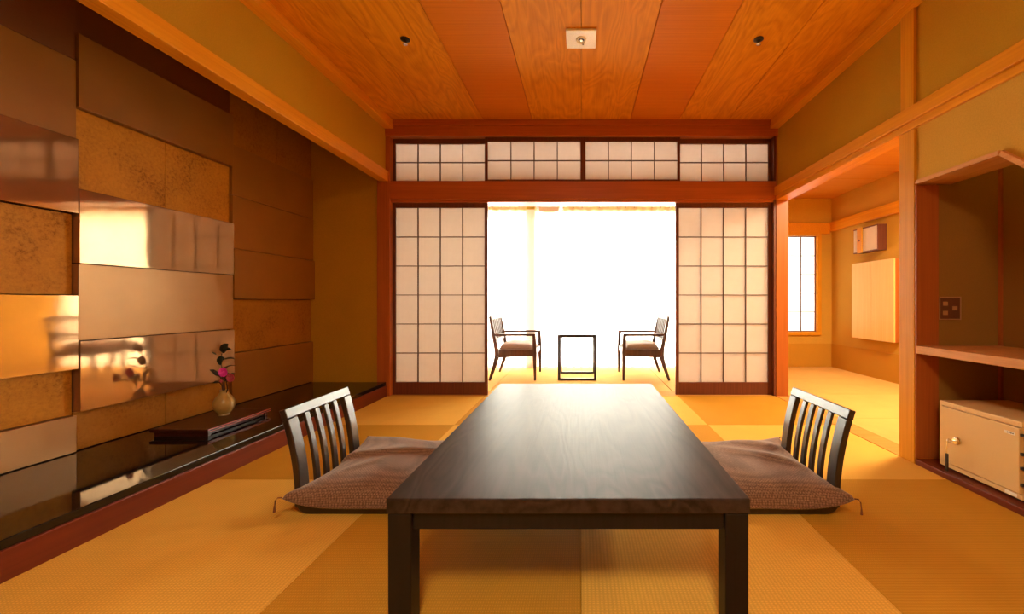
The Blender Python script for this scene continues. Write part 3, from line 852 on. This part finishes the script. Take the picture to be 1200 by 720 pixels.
MB().box((-.040, -.004, -.150), (-.032, .010, -.062)).build('key_tag', M['dark'], key, .003)

ot = tagged('outlet_plate', (2.008, 2.2355, .845), 'brown wall outlet plate with three tan sockets inside the niche', 'outlet')
MB().box((-.060, -.006, -.063), (.060, .0008, .063)).build('plate', M['plate'], ot, .003)
MB().box((-.060, -.0075, -.063), (-.054, -.006, .063)).box((.054, -.0075, -.063), (.060, -.006, .063)).box((-.054, -.0075, .057), (.054, -.006, .063)).box((-.054, -.0075, -.063), (.054, -.006, -.057)).build('plate_rim', M['socket'], ot)
for x, z in ((-.026, .025), (-.026, -.025), (.026, 0)):
    MB().box((x-.013, -.0085, z-.011), (x+.013, -.006, z+.011)).build('socket', M['socket'], ot, .001)

# ------------------------------------------------------------------ side room: wall lamp, wall cabinet
wc = tagged('wall_cabinet', (3.392, 4.695, .445), 'shallow pale wooden wall cabinet with two plain doors in the side room', 'cabinet')
MB().box((-.05, -.34, 0), (.007, .335, .90)).build('cabinet_body', M['red_z'], wc, .002)
MB().box((-.068, -.34, 0), (-.0502, -.0015, .90)).build('door', M['cab'], wc, .002)
MB().box((-.068, .0015, 0), (-.0502, .335, .90)).build('door', M['cab'], wc, .002)
wlp = tagged('wall_lamp', (3.40, 4.76, 1.46), 'box wall lamp of paper and dark wood above the wall cabinet', 'lamp')
fz, W2 = .29, .205
MB().box((-.012, -W2, .0), (.0, W2, fz)).build('back_board', M['shojiwood'], wlp)
f_ = MB().box((-.10, -W2, 0), (-.0122, -W2+.012, fz)).box((-.10, -W2+.0122, 0), (-.0122, W2, .012)).box((-.10, -W2+.0122, fz-.012), (-.0122, W2, fz)).build('lamp_frame', M['shojiwood'], wlp, .001)
MB().box((-.095, -W2+.02, .013), (-.0125, W2-.002, fz-.013)).build('lamp_shade', M['wlamp'], wlp)
MB().box((-.114, .04, -.004), (-.1005, .12, fz+.004)).build('lamp_strip', M['beam_z'], wlp, .001)
MB().lathe([(0, 0), (.012, 0), (.012, .004), (.006, .004), (.006, .003), (0, .003)], 16).build('strip_knob', M['shojiwood'], wlp, 0, True, loc=(-.1142, .08, .145)).rotation_euler = (0, -math.pi/2, 0)

# ------------------------------------------------------------------ ceiling fittings
el = tagged('emergency_light', (0, 2.617, HZ), 'square cream emergency downlight in the middle of the wooden ceiling', 'light')
pl_ = MB().box((-.095, -.092, -.012), (.095, .092, .001)).build('cover_plate', M['white'], el, .003)
rg = MB().lathe([(.020, 0), (.034, 0), (.034, -.006), (.028, -.009), (.020, -.004), (.020, 0)], 24).build('lamp_ring', M['white'], el, 0, True, loc=(0, 0, -.0122))
MB().lathe([(0, -.001), (.0195, -.001), (.0195, 0), (0, 0)], 24).build('lamp_well', M['dark'], el, loc=(0, 0, -.0122))
MB().lathe([(0, -.010), (.008, -.008), (.010, 0), (0, 0)], 16).build('bulb', M['chrome'], el, 0, True, loc=(0, 0, -.0134))
MB().lathe([(0, -.003), (.005, -.003), (.005, 0), (0, 0)], 12).build('test_button', M['dark'], el, loc=(.012, .045, -.0122))
def sprinkler(x, label):
    s_ = tagged('sprinkler', (x, 2.63, HZ), label, 'sprinkler', 'ceiling sprinklers')
    MB().lathe([(0, .001), (.030, .001), (.030, -.005), (.018, -.010), (0, -.010)], 20).build('sprinkler_collar', M['dark'], s_, 0, True)
    MB().lathe([(0, -.010), (.010, -.010), (.008, -.030), (0, -.030)], 14).build('sprinkler_body', M['dark'], s_, 0, True)
    MB().lathe([(0, -.0302), (.017, -.0302), (.016, -.034), (0, -.036)], 18).build('deflector', M['chrome'], s_, 0, True)
sprinkler(-1.13, 'small dark sprinkler head in the ceiling left of the square light')
sprinkler(1.14, 'small dark sprinkler head in the ceiling right of the square light')
vp_ = tagged('ceiling_lamp', (-.355, 4.62, 2.30), 'brown and cream hanging lamp of the veranda, just below the lintel', 'lamp')
MB().box((-.008, -.008, -.315), (.008, .008, 0)).build('lamp_rod', M['shojiwood'], vp_)
MB().lathe([(0, 0), (.05, 0), (.05, -.015), (0, -.015)], 20).build('ceiling_rose', M['shojiwood'], vp_)
MB().box((-.15, -.15, -.355), (.15, .15, -.315)).build('lamp_frame', M['shojiwood'], vp_, .003)
MB().prism([(-.12, -.355), (.12, -.355), (.11, -.42), (.055, -.435), (-.055, -.435), (-.11, -.42)], 'y', -.12, .12).build('lamp_shade', M['white'], vp_, .01)
# unseen lamp added behind the camera to even out the room light
rl = tagged('fill_lamp', (0, -.75, HZ), 'added square paper fill lamp, unseen over the near end of the room', 'lamp')
MB().box((-.32, -.32, -.03), (.32, .32, 0)).build('lamp_frame', M['shojiwood'], rl, .004)
MB().box((-.30, -.30, -.11), (.30, .30, -.0305)).build('lamp_shade', M['fill_shade'], rl, .01)
l = bpy.data.lights.new('fill_lamp_light', 'AREA'); l.shape = 'SQUARE'; l.size = .6; l.energy = FILL['room']; l.color = FILL['color']
lo = bpy.data.objects.new('fill_lamp_light', l); COL.objects.link(lo); lo.location = (0, 0, -.115); lo.parent = rl
# fill lamp added to brighten the side room, out of view behind the lintel
sl_ = tagged('fill_lamp', (2.76, 2.86, 2.28), 'added square paper fill lamp, unseen in the side room behind the long beam', 'lamp')
MB().box((-.25, -.25, -.03), (.25, .25, 0)).build('lamp_frame', M['shojiwood'], sl_, .004)
MB().box((-.23, -.23, -.09), (.23, .23, -.0305)).build('lamp_shade', M['fill_shade'], sl_, .01)
l = bpy.data.lights.new('side_room_fill_light', 'AREA'); l.shape = 'SQUARE'; l.size = .46; l.energy = FILL['side']; l.color = FILL['color']
lo = bpy.data.objects.new('side_room_fill_light', l); COL.objects.link(lo); lo.location = (0, 0, -.095); lo.parent = sl_
